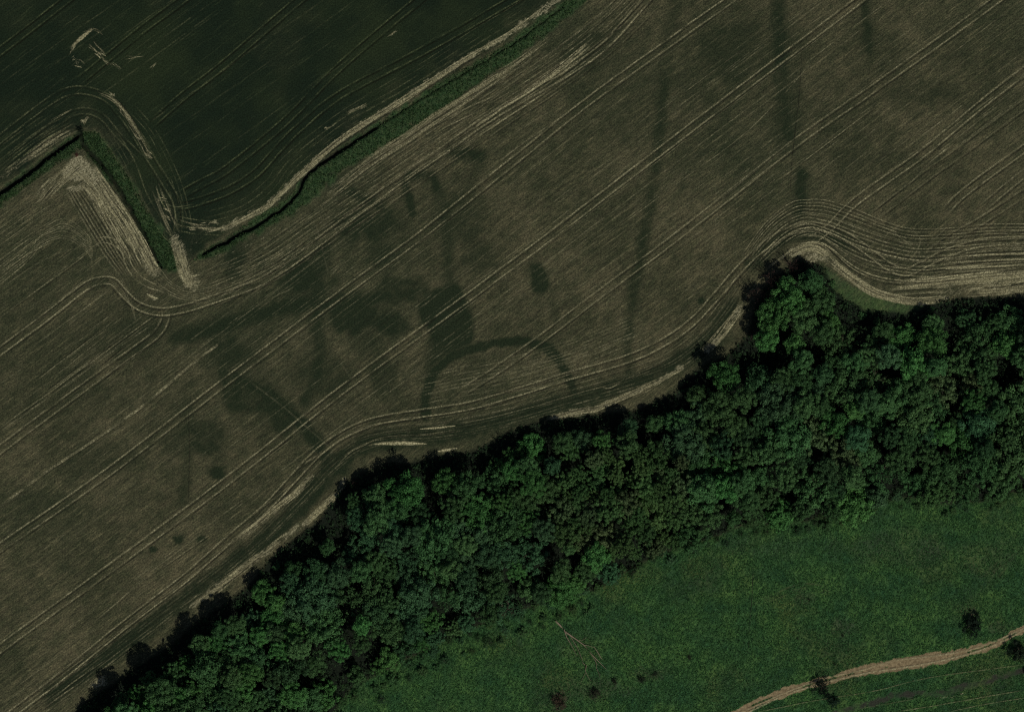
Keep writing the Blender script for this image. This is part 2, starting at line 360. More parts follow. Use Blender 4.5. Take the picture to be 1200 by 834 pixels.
dry = np.zeros(X.shape)
for (cx, cy, rx, ry, am) in [(1050, 640, 80, 26, .22), (985, 735, 22, 12, .35), (655, 820, 12, 16, .55), (700, 808, 40, 16, .3), (760, 790, 26, 10, .3), (900, 640, 60, 18, .12), (680, 760, 30, 22, .15), (1170, 735, 16, 8, .3), (1135, 718, 12, 8, .3), (945, 700, 16, 8, .22), (1150, 655, 46, 24, .2)]:
    add_blob(dry, cx, cy, rx, ry, am, seed=int(cx))
A['dry'] = dry
A['lush'], A['straw'], A['soil'], A['ditch'] = lush, straw, soil, ditch
# gentle unevenness of meadow and verge, flat under the fields
Z = dz + .35 * A['grass'] * (fbm(X, Y, 7, 71) - .5) + .25 * A['verge'] * (fbm(X, Y, 3, 75) - .5)
edge = (np.abs(X) > 150) | (np.abs(Y) > 112); Z[edge] = 0
def zat(x, y):
    i = int(round((x - gx[0]) / G)); j = int(round((y - gy[0]) / G))
    return float(Z[min(max(i, 0), nx - 1) * ny + min(max(j, 0), ny - 1)])

I, J = np.meshgrid(np.arange(nx - 1), np.arange(ny - 1), indexing='ij'); I = I.ravel(); J = J.ravel()
quad = np.stack([I * ny + J, (I + 1) * ny + J, (I + 1) * ny + J + 1, I * ny + J + 1], 1)
def fc(a_): return a_[quad].mean(1)
reg = np.zeros(len(quad), int)
reg[fc(A['dark']) > .5] = 1; reg[fc(A['grass']) > .5] = 2; reg[fc(A['floor']) > .5] = 3
reg[fc(A['verge']) > .5] = 4; reg[(fc(A['soil']) > .5) & (reg == 2)] = 5; reg[fc(A['lane']) > .5] = 6; reg[fc(ditch) > .45] = 7
for k, nm in enumerate(['crop_field', 'dark_crop_field', 'meadow', 'woodland_floor', 'grass_verge', 'dirt_track', 'lane', 'ditch_bed']):
    q = quad[reg == k]
    if not len(q): continue
    ids, inv = np.unique(q.ravel(), return_inverse=True)
    me = mesh_np(nm, np.stack([X[ids], Y[ids], Z[ids]], 1), inv.reshape(-1, 4), M_land, True, {n: ('POINT', v[ids]) for n, v in A.items()})
    tag(link(nm, me), kind='structure')
# the land beyond, out to the horizon
B = 4500.0; x0, x1, y0, y1 = gx[0], gx[-1], gy[0], gy[-1]
ov, of, ogr, odk = [], [], [], []
def land(ax, ay, bx, by, gr_, dk_):
    b = len(ov); ov.extend([(ax, ay, 0), (bx, ay, 0), (bx, by, 0), (ax, by, 0)]); of.append((b, b + 1, b + 2, b + 3)); ogr.append(gr_); odk.append(dk_)
land(-B, 34, x0, y1, 0, 1); land(-B, y0, x0, 34, 0, 0); land(x1, 16, B, y1, 0, 0); land(x1, y0, B, 16, 1, 0)
land(-B, y1, 62, B, 0, 1); land(62, y1, B, B, 0, 0); land(-B, -B, -122, y0, 0, 0); land(-122, -B, B, y0, 1, 0)
oa = {n: ('FACE', np.zeros(len(of))) for n in A}; oa['grass'] = ('FACE', np.array(ogr)); oa['dark'] = ('FACE', np.array(odk))
tag(link('ground', mesh_np('ground', ov, of, M_land, attrs=oa)), kind='structure')

# ------------------------------------------------------------------ tractor tracks: narrow ribbons pressed into the crop, with the crop's shade painted beside them
def track_material():
    g = NT('worn_track_and_shade')
    uvn = g.n.new('ShaderNodeUVMap'); sep = g.n.new('ShaderNodeSeparateXYZ'); g.t.links.new(uvn.outputs[0], sep.inputs[0])
    comb = g.n.new('ShaderNodeCombineXYZ'); g.t.links.new(sep.outputs[0], comb.inputs[0])
    g.t.links.new(g.attr('seed'), comb.inputs[1]); g.put(comb.inputs[2], g.math('MULTIPLY', sep.outputs[1], .5))
    v = g.math('ABSOLUTE', sep.outputs[1]); prof = g.ramp(v, .35, 1.0, 1, 0)
    n1 = g.noise(comb.outputs[0], .22, 4, .65); n2 = g.noise(comb.outputs[0], 1.3, 2, .6); nf = g.noise(g.pos(), 3.0, 2, .6)
    br = g.attr('brk')
    long_ = g.math('MULTIPLY', g.ramp(g.math('ADD', n1, g.math('MULTIPLY', br, -.22)), .22, .52), g.ramp(n2, .28, .62, .30, 1.0))
    al = g.math('MULTIPLY', g.math('MULTIPLY', prof, long_), g.math('MULTIPLY', g.attr('st'), g.ramp(nf, .3, .62, .45, 1.1)), True)
    col = g.mix(g.attr('tone'), (.026, .026, .018), g.mix(g.ramp(nf, .3, .7), (.25, .235, .125), (.66, .60, .36)))  # dark end also paints the standing crop's shade beside wheel lines
    col = g.mix(g.attr('green'), col, g.mul(1.0, col, (.50, .62, .48)))
    g.put(g.b.inputs['Base Color'], col); g.put(g.b.inputs['Alpha'], al)
    return g.m
M_track = track_material()
RB = {}
zc = [0.03]
def ribbon(setname, P_, w, st, tone=1.0, off=0.0, brk=0.0, taper=True, green=0.0, wob=0.25, lens=False):
    """P_ resampled pixel polyline; w, off in metres."""
    q = np.array([W(*p) for p in P_]); n = len(q)
    if n < 2: return
    tn = np.gradient(q, axis=0); tn /= np.maximum(1e-6, np.linalg.norm(tn, axis=1))[:, None]; nm = np.stack([-tn[:, 1], tn[:, 0]], 1)
    s = np.concatenate([[0], np.cumsum(np.linalg.norm(np.diff(q, axis=0), axis=1))]); seed = rng.random() * 400
    wob_ = (vnoise(s, s * 0 + seed, 9, 5) - .5) * wob
    c = q + nm * (off + wob_)[:, None]
    if lens: w = (w * (.12 + .88 * np.sin(np.linspace(0, math.pi, n)) ** .8))[:, None]
    L = c + nm * w / 2; R_ = c - nm * w / 2
    d = RB.setdefault(setname, dict(V=[], F=[], U=[], st=[], tone=[], brk=[], seed=[], green=[], n=0)); b = d['n']
    zc[0] += .00035 if zc[0] < .2 else -.17
    for k in range(n):
        tp = 1.0
        if taper: tp = min(1, k / 4, (n - 1 - k) / 4)
        d['V'] += [(L[k, 0], L[k, 1], zc[0]), (c[k, 0], c[k, 1], zc[0]), (R_[k, 0], R_[k, 1], zc[0])]
        d['U'] += [(s[k], 1), (s[k], 0), (s[k], -1)]; d['st'] += [st * tp] * 3; d['tone'] += [tone] * 3; d['brk'] += [brk] * 3; d['seed'] += [seed] * 3; d['green'] += [green] * 3
        if k: o = b + 3 * k; d['F'] += [(o - 3, o, o + 1, o - 2), (o - 2, o + 1, o + 2, o - 1)]
    d['n'] += 3 * n
def tram(setname, pts, st=.8, gap=1.95, w=.54, brk=.3, dark=.6, tone=1.0, green=0.0, sh=0.0):
    P_ = spline(pts)
    for sgn in (1, -1):
        ribbon(setname, P_, w * 1.0, dark, 0.0, sgn * gap / 2 - .52 + sh, .25, green=green, wob=.1)  # dark strip next to each wheel line: shade of the standing crop, painted as colour
        ribbon(setname, P_, w, min(1.1, .98 * st * rnd.uniform(.7, 1.1)), tone, sgn * gap / 2 + sh, brk, green=green, wob=.1)
def streaks(setname, pts, offs, st=.35, w=.4, brk=.8, tone=1.0, jit=.3, green=0.0):
    P_ = spline(pts)
    for o in offs: ribbon(setname, P_, w * rnd.uniform(.7, 1.5), st * rnd.uniform(.5, 1.4), tone, o + rnd.uniform(-jit, jit), brk, green=green)

F1 = 'wheel_tracks'
tram(F1, [(-60, 803), (0, 759), (140, 657), (275, 556), (400, 457), (520, 369), (640, 280), (800, 157), (1007, 0), (1080, -55)], .85)
tram(F1, [(-60, 685), (0, 641), (122, 556), (260, 450), (400, 344), (490, 278), (600, 190), (690, 118), (800, 39), (855, 0), (930, -55)], .75)
tram(F1, [(-60, 572), (0, 526), (100, 452), (165, 405), (184, 390), (193, 375), (194, 362)], .6)
tram(F1, [(-60, 455), (0, 411), (50, 374), (98, 337), (117, 329), (133, 330), (145, 343), (162, 358), (187, 365), (212, 362), (240, 354), (300, 332), (340, 308), (375, 282), (425, 243), (475, 206), (525, 172), (567, 142), (620, 110), (667, 83), (710, 52), (757, 0), (800, -50)], .85, brk=.2)
tram(F1, [(-60, 893), (20, 831), (85, 781), (150, 728), (215, 678), (270, 630), (310, 596), (340, 564), (370, 532), (400, 510), (430, 496), (460, 489), (500, 483), (550, 475), (600, 461), (667, 440), (733, 421), (777, 401), (810, 378), (840, 346), (863, 319), (887, 295), (910, 278), (933, 268), (957, 265), (980, 271), (1000, 282), (1020, 296), (1040, 311), (1056, 318), (1068, 317), (1085, 308), (1110, 296), (1135, 288), (1160, 283), (1230, 280)], .85, brk=.15)
tram(F1, [(540, 460), (560, 447), (585, 431), (633, 397), (700, 346), (793, 277), (930, 169), (1020, 106), (1117, 37), (1170, -2), (1230, -45)], .75)
tram(F1, [(948, 284), (970, 268), (1000, 238), (1040, 209), (1083, 178), (1153, 120), (1210, 76), (1260, 38)], .7)
tram(F1, [(1020, 256), (1037, 243), (1085, 206), (1120, 181), (1210, 115)], .35, gap=2.4)
tram(F1, [(1105, 250), (1127, 228), (1165, 199), (1210, 167), (1240, 145)], .6)
tram(F1, [(1150, 244), (1180, 219), (1230, 180)], .5)
tram(F1, [(1085, 300), (1110, 281), (1150, 258), (1210, 220)], .35)
# single drill marks and pale broken streaks
for pts, st, brk, w in [([(0, 593), (50, 556), (110, 516), (170, 474), (223, 428), (267, 395)], .75, .5, 1.0), ([(0, 501), (60, 458), (120, 414), (183, 368)], .6, .4, .4), ([(0, 505), (60, 463), (120, 420), (190, 372)], .4, .5, .4),
        ([(0, 322), (30, 300), (60, 284)], .8, .3, .4), ([(0, 338), (60, 300), (105, 288)], .35, .6, .4), ([(0, 372), (50, 335), (100, 298), (108, 290)], .5, .5, .4), ([(110, 729), (140, 703), (167, 680), (257, 619)], .5, .5, .4),
        ([(290, 655), (240, 692), (200, 718)], .3, .6, .4), ([(310, 353), (345, 337)], .5, .6, .4), ([(385, 325), (402, 308)], .7, .4, .35), ([(500, 152), (540, 130), (585, 110)], .5, .3, .5), ([(510, 155), (560, 130)], .7, .3, .4),
        ([(710, 277), (777, 227), (800, 210), (880, 150), (957, 67)], .45, .5, .35), ([(620, 290), (680, 243), (760, 185)], .3, .7, .35), ([(910, 213), (960, 175), (1033, 120)], .5, .5, .35), ([(770, 290), (830, 245), (880, 205)], .3, .7, .35),
        ([(1060, 222), (1090, 190), (1115, 172)], .4, .5, .4), ([(1094, 186), (1118, 168)], .9, .2, .5), ([(565, 205), (610, 170), (665, 132), (700, 105)], .4, .5, .5), ([(540, 200), (600, 158), (650, 128)], .35, .6, .4), ([(560, 160), (610, 128), (640, 108)], .9, .1, .5),
        ([(630, 100), (655, 88), (680, 72)], .9, .1, .7), ([(760, 140), (800, 110), (870, 58)], .35, .6, .35), ([(850, 98), (950, 28), (990, 0)], .35, .6, .35), ([(840, 240), (910, 190), (930, 176)], .3, .6, .35), ([(900, 85), (1000, 12)], .3, .7, .4), ([(1030, 62), (1090, 18)], .35, .6, .4),
        ([(800, 122), (900, 48)], .3, .7, .35), ([(760, 384), (790, 362), (820, 340)], .4, .6, .4), ([(540, 345), (600, 300), (650, 262)], .3, .6, .3), ([(580, 352), (640, 308), (700, 262)], .3, .6, .3), ([(300, 600), (345, 565), (372, 540)], .3, .4, .4),
        ([(343, 552), (365, 538), (385, 527)], .7, .4, .6), ([(395, 545), (410, 530), (425, 522), (450, 512), (500, 508), (540, 502)], .5, .3, .4), ([(500, 500), (560, 492), (620, 478), (680, 460), (730, 448)], .4, .4, .35), ([(60, 820), (90, 796), (125, 772)], .5, .4, .4), ([(45, 834), (66, 818), (100, 795)], .6, .4, .45),
        ([(700, 450), (712, 455), (724, 450), (735, 440)], .6, .4, .4), ([(730, 445), (760, 432), (790, 415)], .5, .5, .4), ([(820, 412), (840, 388), (862, 364)], .6, .2, .45)]:
    ribbon(F1, spline(pts), w, st, 1.0, 0, brk)
    if st > .45: ribbon(F1, spline(pts), .4, .5, 0.0, -.45, .3)
def straw_band(setname, pts, halfw, n, st=.9, w=(.3, .7), brk=(.2, .7)):
    P_ = spline(pts, 3.0); m = len(P_)
    for k in range(n):
        o = rnd.uniform(-halfw, halfw) * S; i0 = rnd.randint(0, max(0, m // 2)); i1 = min(m, i0 + rnd.randint(max(4, m // 4), max(6, m)))
        ribbon(setname, P_[i0:i1], rnd.uniform(*w), st * rnd.uniform(.5, 1.3), 1.0, o, rnd.uniform(*brk), wob=.7)
        if k % 3 == 0: ribbon(setname, P_[i0:i1], rnd.uniform(.25, .45), .7, 0.0, o + .3, .5, wob=.7)
straw_band(F1, [(660, -6), (600, 38), (533, 78), (467, 121), (400, 164), (357, 201), (320, 237), (298, 251), (262, 269)], 2.8, 18, .8, brk=(.4, .85))
straw_band(F1, [(0, 208), (30, 188), (60, 166), (90, 149)], 5, 12, .55)
straw_band(F1, [(650, 44), (600, 80), (560, 106), (520, 132), (480, 160), (430, 193), (385, 229)], 6, 26, .5)
straw_band(F1, [(100, 190), (122, 222), (142, 252), (158, 278), (172, 304), (184, 322)], 9, 34, 1.2, brk=(.3, .9))
straw_band(F1, [(84, 192), (104, 214), (122, 244), (140, 275), (156, 300)], 8, 18, .9)
straw_band(F1, [(96, 188), (76, 204), (58, 220), (44, 236)], 8, 22, .7)
straw_band(F1, [(78, 219), (95, 216), (108, 226), (118, 240)], 3, 9, 1.1)
straw_band(F1, [(204, 278), (211, 302), (218, 322), (228, 338)], 7, 30, 1.1)
straw_band(F1, [(212, 322), (224, 328), (240, 326)], 7, 12, .8)
straw_band(F1, [(800, 430), (765, 450), (733, 465), (700, 478), (680, 482), (645, 489)], 3.6, 20, .85, brk=(.5, .95))
straw_band(F1, [(870, 358), (855, 378), (842, 396), (828, 411)], 4, 16, 1.1)
straw_band(F1, [(368, 556), (345, 578), (325, 594), (300, 614), (282, 628)], 4, 20, .95)
straw_band(F1, [(404, 560), (392, 580), (372, 600), (357, 614)], 3, 14, 1.0)
straw_band(F1, [(350, 618), (325, 636), (300, 655), (275, 673), (250, 692), (226, 710)], 3.8, 20, .9, brk=(.4, .9))
straw_band(F1, [(104, 807), (116, 797), (127, 793)], 4, 14, 1.2)
straw_band(F1, [(926, 299), (940, 291), (955, 290), (966, 296), (975, 306)], 6, 26, 1.1)
straw_band(F1, [(966, 300), (990, 320), (1020, 340), (1050, 350), (1075, 353), (1110, 350)], 4.5, 30, .9)
straw_band(F1, [(1040, 334), (1076, 332), (1110, 329), (1150, 325), (1215, 320)], 5, 30, 1.0)
straw_band(F1, [(1130, 341), (1160, 338), (1185, 336), (1220, 330)], 8, 34, 1.0)
straw_band(F1, [(540, 158), (600, 118), (650, 84), (690, 52)], 4, 12, .8)
for pts, w in [([(438, 520.5), (455, 519.4), (480, 519.4), (500, 520)], 1.35), ([(492, 502.5), (512, 501), (534, 498.5)], .7), ([(1108, 315), (1145, 312.5), (1188, 312)], 1.0), ([(512, 529), (524, 527), (536, 525)], 1.0), ([(172, 344), (179, 348), (186, 350)], .8), ([(88, 52), (96, 45), (106, 36)], 1.0)]:
    for q in range(3): ribbon(F1, spline(pts, 2.0), w * (1 - .2 * q), 1.4, 1.0, 0, 0, taper=False, wob=0.1, lens=True)
straw_band(F1, [(178, 210), (186, 232), (196, 256), (206, 276)], 7, 12, .6)
straw_band(F1, [(205, 258), (228, 266), (262, 268)], 5, 10, .7)
straw_band(F1, [(110, 108), (135, 120), (158, 150), (178, 186)], 4, 12, .45, w=(.25, .45))
straw_band(F1, [(560, 455), (620, 441), (680, 424)], 16, 18, .3, w=(.25, .45))
straw_band(F1, [(60, 470), (110, 432), (160, 392)], 40, 16, .35, w=(.25, .45))
# faint parallel drill rows over the whole brown field (they follow the long tramline)
base = [(-60, 803), (275, 556), (640, 280), (1007, 0), (1150, -108)]
P_brown = [(-20, 236), (85, 190), (100, 190), (190, 325), (245, 312), (400, 208), (690, 5), (720, -20), (1220, -20), (1220, 240), (1000, 235), (930, 235), (860, 300), (820, 350), (740, 400), (560, 455), (430, 485), (360, 530), (270, 615), (0, 830), (-20, 840)]
bs = spline(base, 4.0)
dv = np.array([640 - 275, 280 - 556.]); dv /= np.linalg.norm(dv); nv = np.array([-dv[1], dv[0]])
for k in range(-135, 140):
    o = k * 4.4 + rnd.uniform(-2.5, 2.5)
    L = bs + nv * o
    ok = inpoly(L[:, 0], L[:, 1], P_brown); run = []
    for j in range(len(L)):
        if ok[j]: run.append(L[j])
        if (not ok[j] or j == len(L) - 1) and run:
            if len(run) > 12:
                i0 = rnd.randint(0, len(run) // 2); ln = rnd.randint(len(run) // 4, len(run))
                seg = np.array(run[i0:i0 + ln])
                if len(seg) > 8: ribbon(F1, seg, rnd.uniform(.28, .55), rnd.uniform(.10, .36), 1.0 if rnd.random() < .6 else 0.0, 0, rnd.uniform(.45, .95))
            run = []
# headland swirl on the right: rows between two curves
ca = spline([(868, 300), (895, 262), (925, 237), (945, 233), (967, 233), (1000, 243), (1033, 257), (1067, 267), (1117, 266), (1160, 262), (1225, 262)], 4)
cb = spline([(900, 315), (922, 299), (937, 290), (950, 285), (962, 286), (974, 292), (1000, 315), (1033, 329), (1083, 333), (1133, 327), (1225, 320)], 4)
def resamp(P_, n):
    s = np.concatenate([[0], np.cumsum(np.linalg.norm(np.diff(P_, axis=0), axis=1))]); u = np.linspace(0, s[-1], n)
    return np.stack([np.interp(u, s, P_[:, 0]), np.interp(u, s, P_[:, 1])], 1)
ra, rb = resamp(ca, 90), resamp(cb, 90)
for k in range(17):
    f = k / 16 + rnd.uniform(-.02, .02)
    strong = .85 if k in (16, 15) else rnd.uniform(.3, .75)
    seg = (1 - f) * ra + f * rb; i0 = 0 if k > 14 or rnd.random() < .4 else rnd.randint(5, 30)
    ribbon(F1, seg[i0:], rnd.uniform(.35, .6), strong, 1.0, 0, rnd.uniform(.1, .6)); ribbon(F1, seg[i0:], .5, strong * .8, 0.0, -.5, .3)
for yy, xa, xb, st in [(292, 1130, 1220, .5), (299, 1095, 1220, .8), (306, 1105, 1220, .8), (313, 1080, 1220, .5), (318, 1100, 1200, .4), (324, 1070, 1220, .9), (329, 1060, 1150, .9), (334, 1060, 1130, .6), (338, 1040, 1120, .6), (344, 1040, 1110, .7), (272, 1150, 1220, .4), (280, 1160, 1220, .4)]:
    ribbon(F1, spline([(xa, yy + 2), ((xa + xb) / 2, yy - 1), (xb, yy - 2)]), rnd.uniform(.5, .9), st, 1.0, 0, .25); ribbon(F1, spline([(xa, yy + 4), ((xa + xb) / 2, yy + 1.5), (xb, yy)]), .5, .6, 0.0, 0, .3)
for pts in [[(1036, 300), (1034, 285), (1044, 270), (1062, 262)], [(1060, 262), (1078, 280), (1070, 300), (1058, 308)], [(1040, 268), (1060, 282), (1082, 302)], [(1075, 300), (1100, 275), (1118, 260)], [(1036, 303), (1046, 309)]]:
    ribbon(F1, spline(pts), .4, .45, 1.0, 0, .4)
# headland rows inside the left corner
for k in range(10):
    o = k * 4.6; st = rnd.uniform(.35, .85)
    P_ = spline([(98 + 0.2 * k - o * .6, 205 + o * .35), (120 - o * .75, 232 + o * .3), (140 - o * .8, 262 + o * .3), (156 - o * .75, 292 + o * .25), (168 - o * .6, 316 + o * .25)])
    ribbon(F1, P_, .55, st * (1 - k * .06), 1.0, 0, .25); ribbon(F1, P_, .5, .6, 0.0, .5, .3)
for k in range(9):                                            # turning rings west of the corner
    o = k * 4.2
    P_ = spline([(-10, 312 + o * .9), (30, 283 + o * .75), (50, 268 + o * .55), (75, 262 - 6 + o * .7), (96, 268 + o * .65), (107, 282 + o * .6), (108, 296 + o * .5)])
    ribbon(F1, P_, .4, rnd.uniform(.2, .7), 1.0, 0, .5)
for k in range(8):
    P_ = spline([(-10, 262 + k * 6.5), (40, 226 + k * 6.5), (62 + k, 212 + k * 6)]); ribbon(F1, P_, .35, rnd.uniform(.2, .5), 1.0, 0, .6)
ribbon(F1, spline([(112, 288), (122, 284), (133, 287), (143, 296), (148, 312), (158, 326), (172, 336), (186, 341), (192, 343)]), .5, .85, 1, 0, .1)
ribbon(F1, spline([(112, 288), (122, 284), (133, 287), (143, 296), (148, 312), (158, 326), (172, 336), (186, 341), (192, 343)]), .4, .8, 1, 1.4, .3)
for k in range(7): ribbon(F1, spline([(185 - k * 3, 310 + k * 3), (200, 330 + k * 3), (225, 340 + k * 2.4), (262, 330 + k * 3), (300, 312 + k * 2.6), (350, 282 + k * 2)]), .35, rnd.uniform(.2, .6), 1.0, 0, .6)
for k in range(8): ribbon(F1, spline([(108 + k * 3, 296 + k), (122 + k * 3, 320 + k), (140 + k * 2, 340 + k * 1.4), (160, 362 + k * 3.2)]), .32, rnd.uniform(.15, .4), 1.0, 0, .6)
for k in range(14): a_ = rnd.uniform(-1.2, 1.9); x_, y_ = 222, 338; ribbon(F1, spline([(x_, y_), (x_ + 34 * math.cos(a_), y_ + 26 * math.sin(a_) + 6)]), .3, rnd.uniform(.15, .4), 1.0, 0, .5)
# headland rows along the wood
hl = [(30, 838), (90, 792), (160, 738), (230, 684), (290, 636), (345, 582), (385, 540), (420, 515), (460, 505), (520, 500), (590, 486), (660, 466), (730, 446), (785, 425), (825, 395), (850, 365), (870, 335), (892, 308)]
streaks(F1, hl, [i * .75 for i in range(-4, 5)], st=.28, brk=.7)
streaks(F1, hl, [i * .75 + .4 for i in range(-4, 5)], st=.4, brk=.5, tone=0.0)
streaks(F1, [(480, 465), (540, 452), (600, 440), (680, 418), (760, 385)], [i * .8 for i in range(-3, 7)], st=.35, brk=.7)
# headland rows south of the verge
hv = [(230, 322), (300, 292), (360, 252), (430, 205), (500, 158), (570, 112), (640, 66), (700, 20), (740, -20)]
streaks(F1, hv, [-i * .85 for i in range(0, 12)], st=.4, brk=.65); streaks(F1, hv, [-i * .85 - .4 for i in range(0, 12)], st=.45, brk=.5, tone=0.0)
# pale land-drain traces and dark thread lines
for pts, w, st in [([(368, 255), (376, 285), (386, 325)], .6, .16), ([(290, 445), (330, 475), (370, 510), (392, 530)], .7, .15), ([(250, 600), (262, 618), (271, 632)], .6, .16), ([(462, 290), (468, 310), (476, 330)], .7, .14), ([(395, 420), (430, 470)], 1.0, .15)]:
    ribbon(F1, spline(pts), w, st, .8, 0, .2)
for pts in [[(940, 57), (936, 120), (929, 180), (926, 232)], [(221, 480), (222, 530), (221, 590)]]:
    ribbon(F1, spline(pts), .22, .9, 0.0, 0, 0, wob=.05)
# dark field
F2 = 'wheel_tracks_dark'
K = dict(st=.36, dark=.9, green=1.0, brk=.4, w=.52)
tram(F2, [(-40, 90), (0, 60), (77, 0), (120, -35)], **K); tram(F2, [(90, 97), (125, 68), (167, 34), (213, 0), (260, -36)], **K)
tram(F2, [(175, 147), (215, 112), (260, 77), (350, 0), (400, -40)], **K)
tram(F2, [(208, 230), (235, 215), (267, 197), (333, 143), (400, 76), (490, 0), (540, -40)], **K)
tram(F2, [(205, 240), (225, 238), (267, 223), (300, 202), (325, 175), (350, 150), (400, 110), (500, 57), (600, 0), (660, -35)], **K)
tram(F2, [(-40, 195), (0, 163), (50, 124), (77, 108), (100, 106), (127, 116), (150, 143), (173, 180), (195, 215), (209, 243), (208, 275)], st=.42, dark=.4, green=.7, brk=.5)
tram(F2, [(0, 195), (57, 150), (90, 131), (117, 135), (140, 160), (167, 187)], st=.3, dark=.4, green=.6, gap=1.5, brk=.6)
K2 = dict(brk=.65, green=.7)
for pts, offs, st in [([(-10, 180), (30, 150), (62, 128)], [0, 1.2, -1.2, -2.4, -3.4], .3), ([(0, 200), (45, 165), (85, 142)], [0, 1, -1, 2], .4), ([(240, 262), (285, 248), (320, 222), (345, 190), (400, 147), (440, 122)], [0, 1.4, -1.4, 3], .3),
        ([(120, 150), (145, 190), (160, 230), (178, 262)], [0, 1.2, 2.4, -1.3], .3), ([(150, 130), (175, 160), (200, 210), (212, 250), (215, 270)], [0, 1, 2, -1.5], .35), ([(400, 140), (480, 95), (560, 45), (620, 8)], [0, 1.3, 2.6, -1.3, -2.6], .22),
        ([(0, 100), (140, 0)], [0, 3, -4], .15), ([(60, 130), (240, 0)], [0, 5, -4], .15), ([(190, 190), (430, 20)], [0, 5, -6, 10], .15), ([(150, 90), (290, -10)], [0, 3], .15), ([(180, 262), (192, 278), (205, 290)], [0, 1.3], .6), ([(205, 262), (230, 266), (262, 268)], [0, 1.8, -1.6], .5),
        ([(182, 218), (190, 238), (200, 252)], [0, 1.5], .6), ([(185, 235), (205, 243), (228, 240)], [0], .7)]:
    streaks(F2, pts, offs, st=st, **K2)
for pts, st, w in [([(82, 58), (92, 46), (108, 34)], .95, .9), ([(104, 52), (118, 66), (132, 78)], .7, .45), ([(110, 50), (124, 64)], .6, .45), ([(84, 78), (92, 70), (100, 76)], .4, .5), ([(120, 40), (112, 34), (96, 38)], .4, .3), ([(80, 66), (88, 52)], .5, .4),
        ([(244, 272), (268, 265)], .95, .5), ([(246, 260), (256, 262)], .9, .6), ([(222, 268), (234, 266)], .8, .5), ([(456, 42), (464, 36)], .7, .5), ([(405, 132), (430, 122)], .5, .6), ([(380, 152), (392, 146)], .6, .5), ([(176, 80), (184, 73)], .5, .3)]:
    ribbon(F2, spline(pts, 2), w, st, 1.0, 0, .3)
for x1_, y1_, x2_, y2_, w in [(83, 58, 90, 50, .9), (90, 48, 98, 42, .8), (98, 42, 109, 33, .8), (104, 53, 110, 60, .6), (112, 62, 118, 68, .6), (120, 70, 127, 76, .6), (130, 74, 141, 83, .35), (110, 50, 115, 56, .5), (118, 60, 124, 67, .5), (88, 76, 96, 80, .6), (84, 70, 88, 66, .4), (108, 34, 120, 40, .35), (97, 146, 102, 138, .9), (94, 143, 98, 139, .6),
        (128, 108, 134, 114, .8), (140, 124, 145, 131, .6), (146, 134, 152, 143, .5), (157, 155, 164, 164, .8), (170, 179, 178, 186, 1.2), (172, 176, 177, 180, .8), (235, 262, 242, 260, .7), (246, 260, 257, 263, 1.1), (240, 273, 268, 265, .6), (182, 218, 189, 240, .4), (191, 243, 199, 247, .8), (184, 232, 196, 236, .5), (193, 252, 200, 258, .7), (222, 267, 230, 268, .7),
        (381, 152, 384, 150, .9), (388, 147, 392, 145, .9), (407, 133, 416, 128, .6), (420, 127, 430, 122, .7), (455, 43, 465, 36, .6), (188, 128, 190, 130, .6), (146, 68, 168, 66, .4), (176, 82, 184, 74, .4), (58, 143, 84, 128, .4)]:
    for q in range(3): ribbon(F2, spline([(x1_ + rnd.uniform(-1.5, 1.5), y1_ + rnd.uniform(-1.5, 1.5)), (x2_ + rnd.uniform(-1.5, 1.5), y2_ + rnd.uniform(-1.5, 1.5))], 1.0), w * rnd.uniform(.35, .65), rnd.uniform(.5, 1.0), 1.0, 0, .5, taper=False, wob=.9, lens=True)
# verge and meadow paths
F3 = 'wheel_tracks_meadow'
for pts, st in [([(885, 834), (930, 825), (975, 817), (1030, 808), (1087, 794), (1200, 778)], .5), ([(1005, 830), (1050, 822), (1080, 816)], .3), ([(1050, 833), (1110, 824), (1200, 808)], .65), ([(1110, 834), (1160, 824), (1210, 816)], .5)]:
    ribbon(F3, spline(pts), .35, st, .75, 0, .15, green=.5)
for pts, o_, st in [([(863, 836), (917, 811), (967, 795), (1007, 785), (1050, 774), (1083, 768), (1133, 762), (1167, 751), (1200, 734), (1260, 702)], 0, .7), ([(870, 838), (920, 816), (970, 800), (1010, 791), (1050, 784), (1083, 779), (1133, 768), (1167, 756), (1200, 740), (1260, 708)], 0, .9)]:
    for q in range(1): ribbon(F3, spline(pts), rnd.uniform(.5, .7), st * .7, 1.0, rnd.uniform(-.4, .4), rnd.uniform(.2, .7), wob=.6)
ribbon(F3, spline([(883, 660), (881, 700), (876, 770)]), .2, .9, 0.0, 0, .1, wob=.05)
for pts, st in [([(875, 708), (905, 700), (930, 690), (955, 688), (980, 696)], .22), ([(1150, 700), (1162, 670), (1200, 640)], .15), ([(1160, 690), (1175, 665), (1215, 632)], .15)]:
    for o in (0, .8, -.7): ribbon(F3, spline(pts), .7, st, .7, o, .8, green=.5)
for nm, d in RB.items():
    V = np.array(d['V'])
    if nm == F3:
        V[:, 2] += np.array([max(0, zat(x, y)) for x, y in V[:, :2]]) + .07
    me = mesh_np(nm, V, d['F'], M_track, False, {k: ('POINT', d[k]) for k in ('st', 'tone', 'brk', 'seed', 'green')}, d['U'])
    tag(link('wheel_tracks', me), kind='structure')

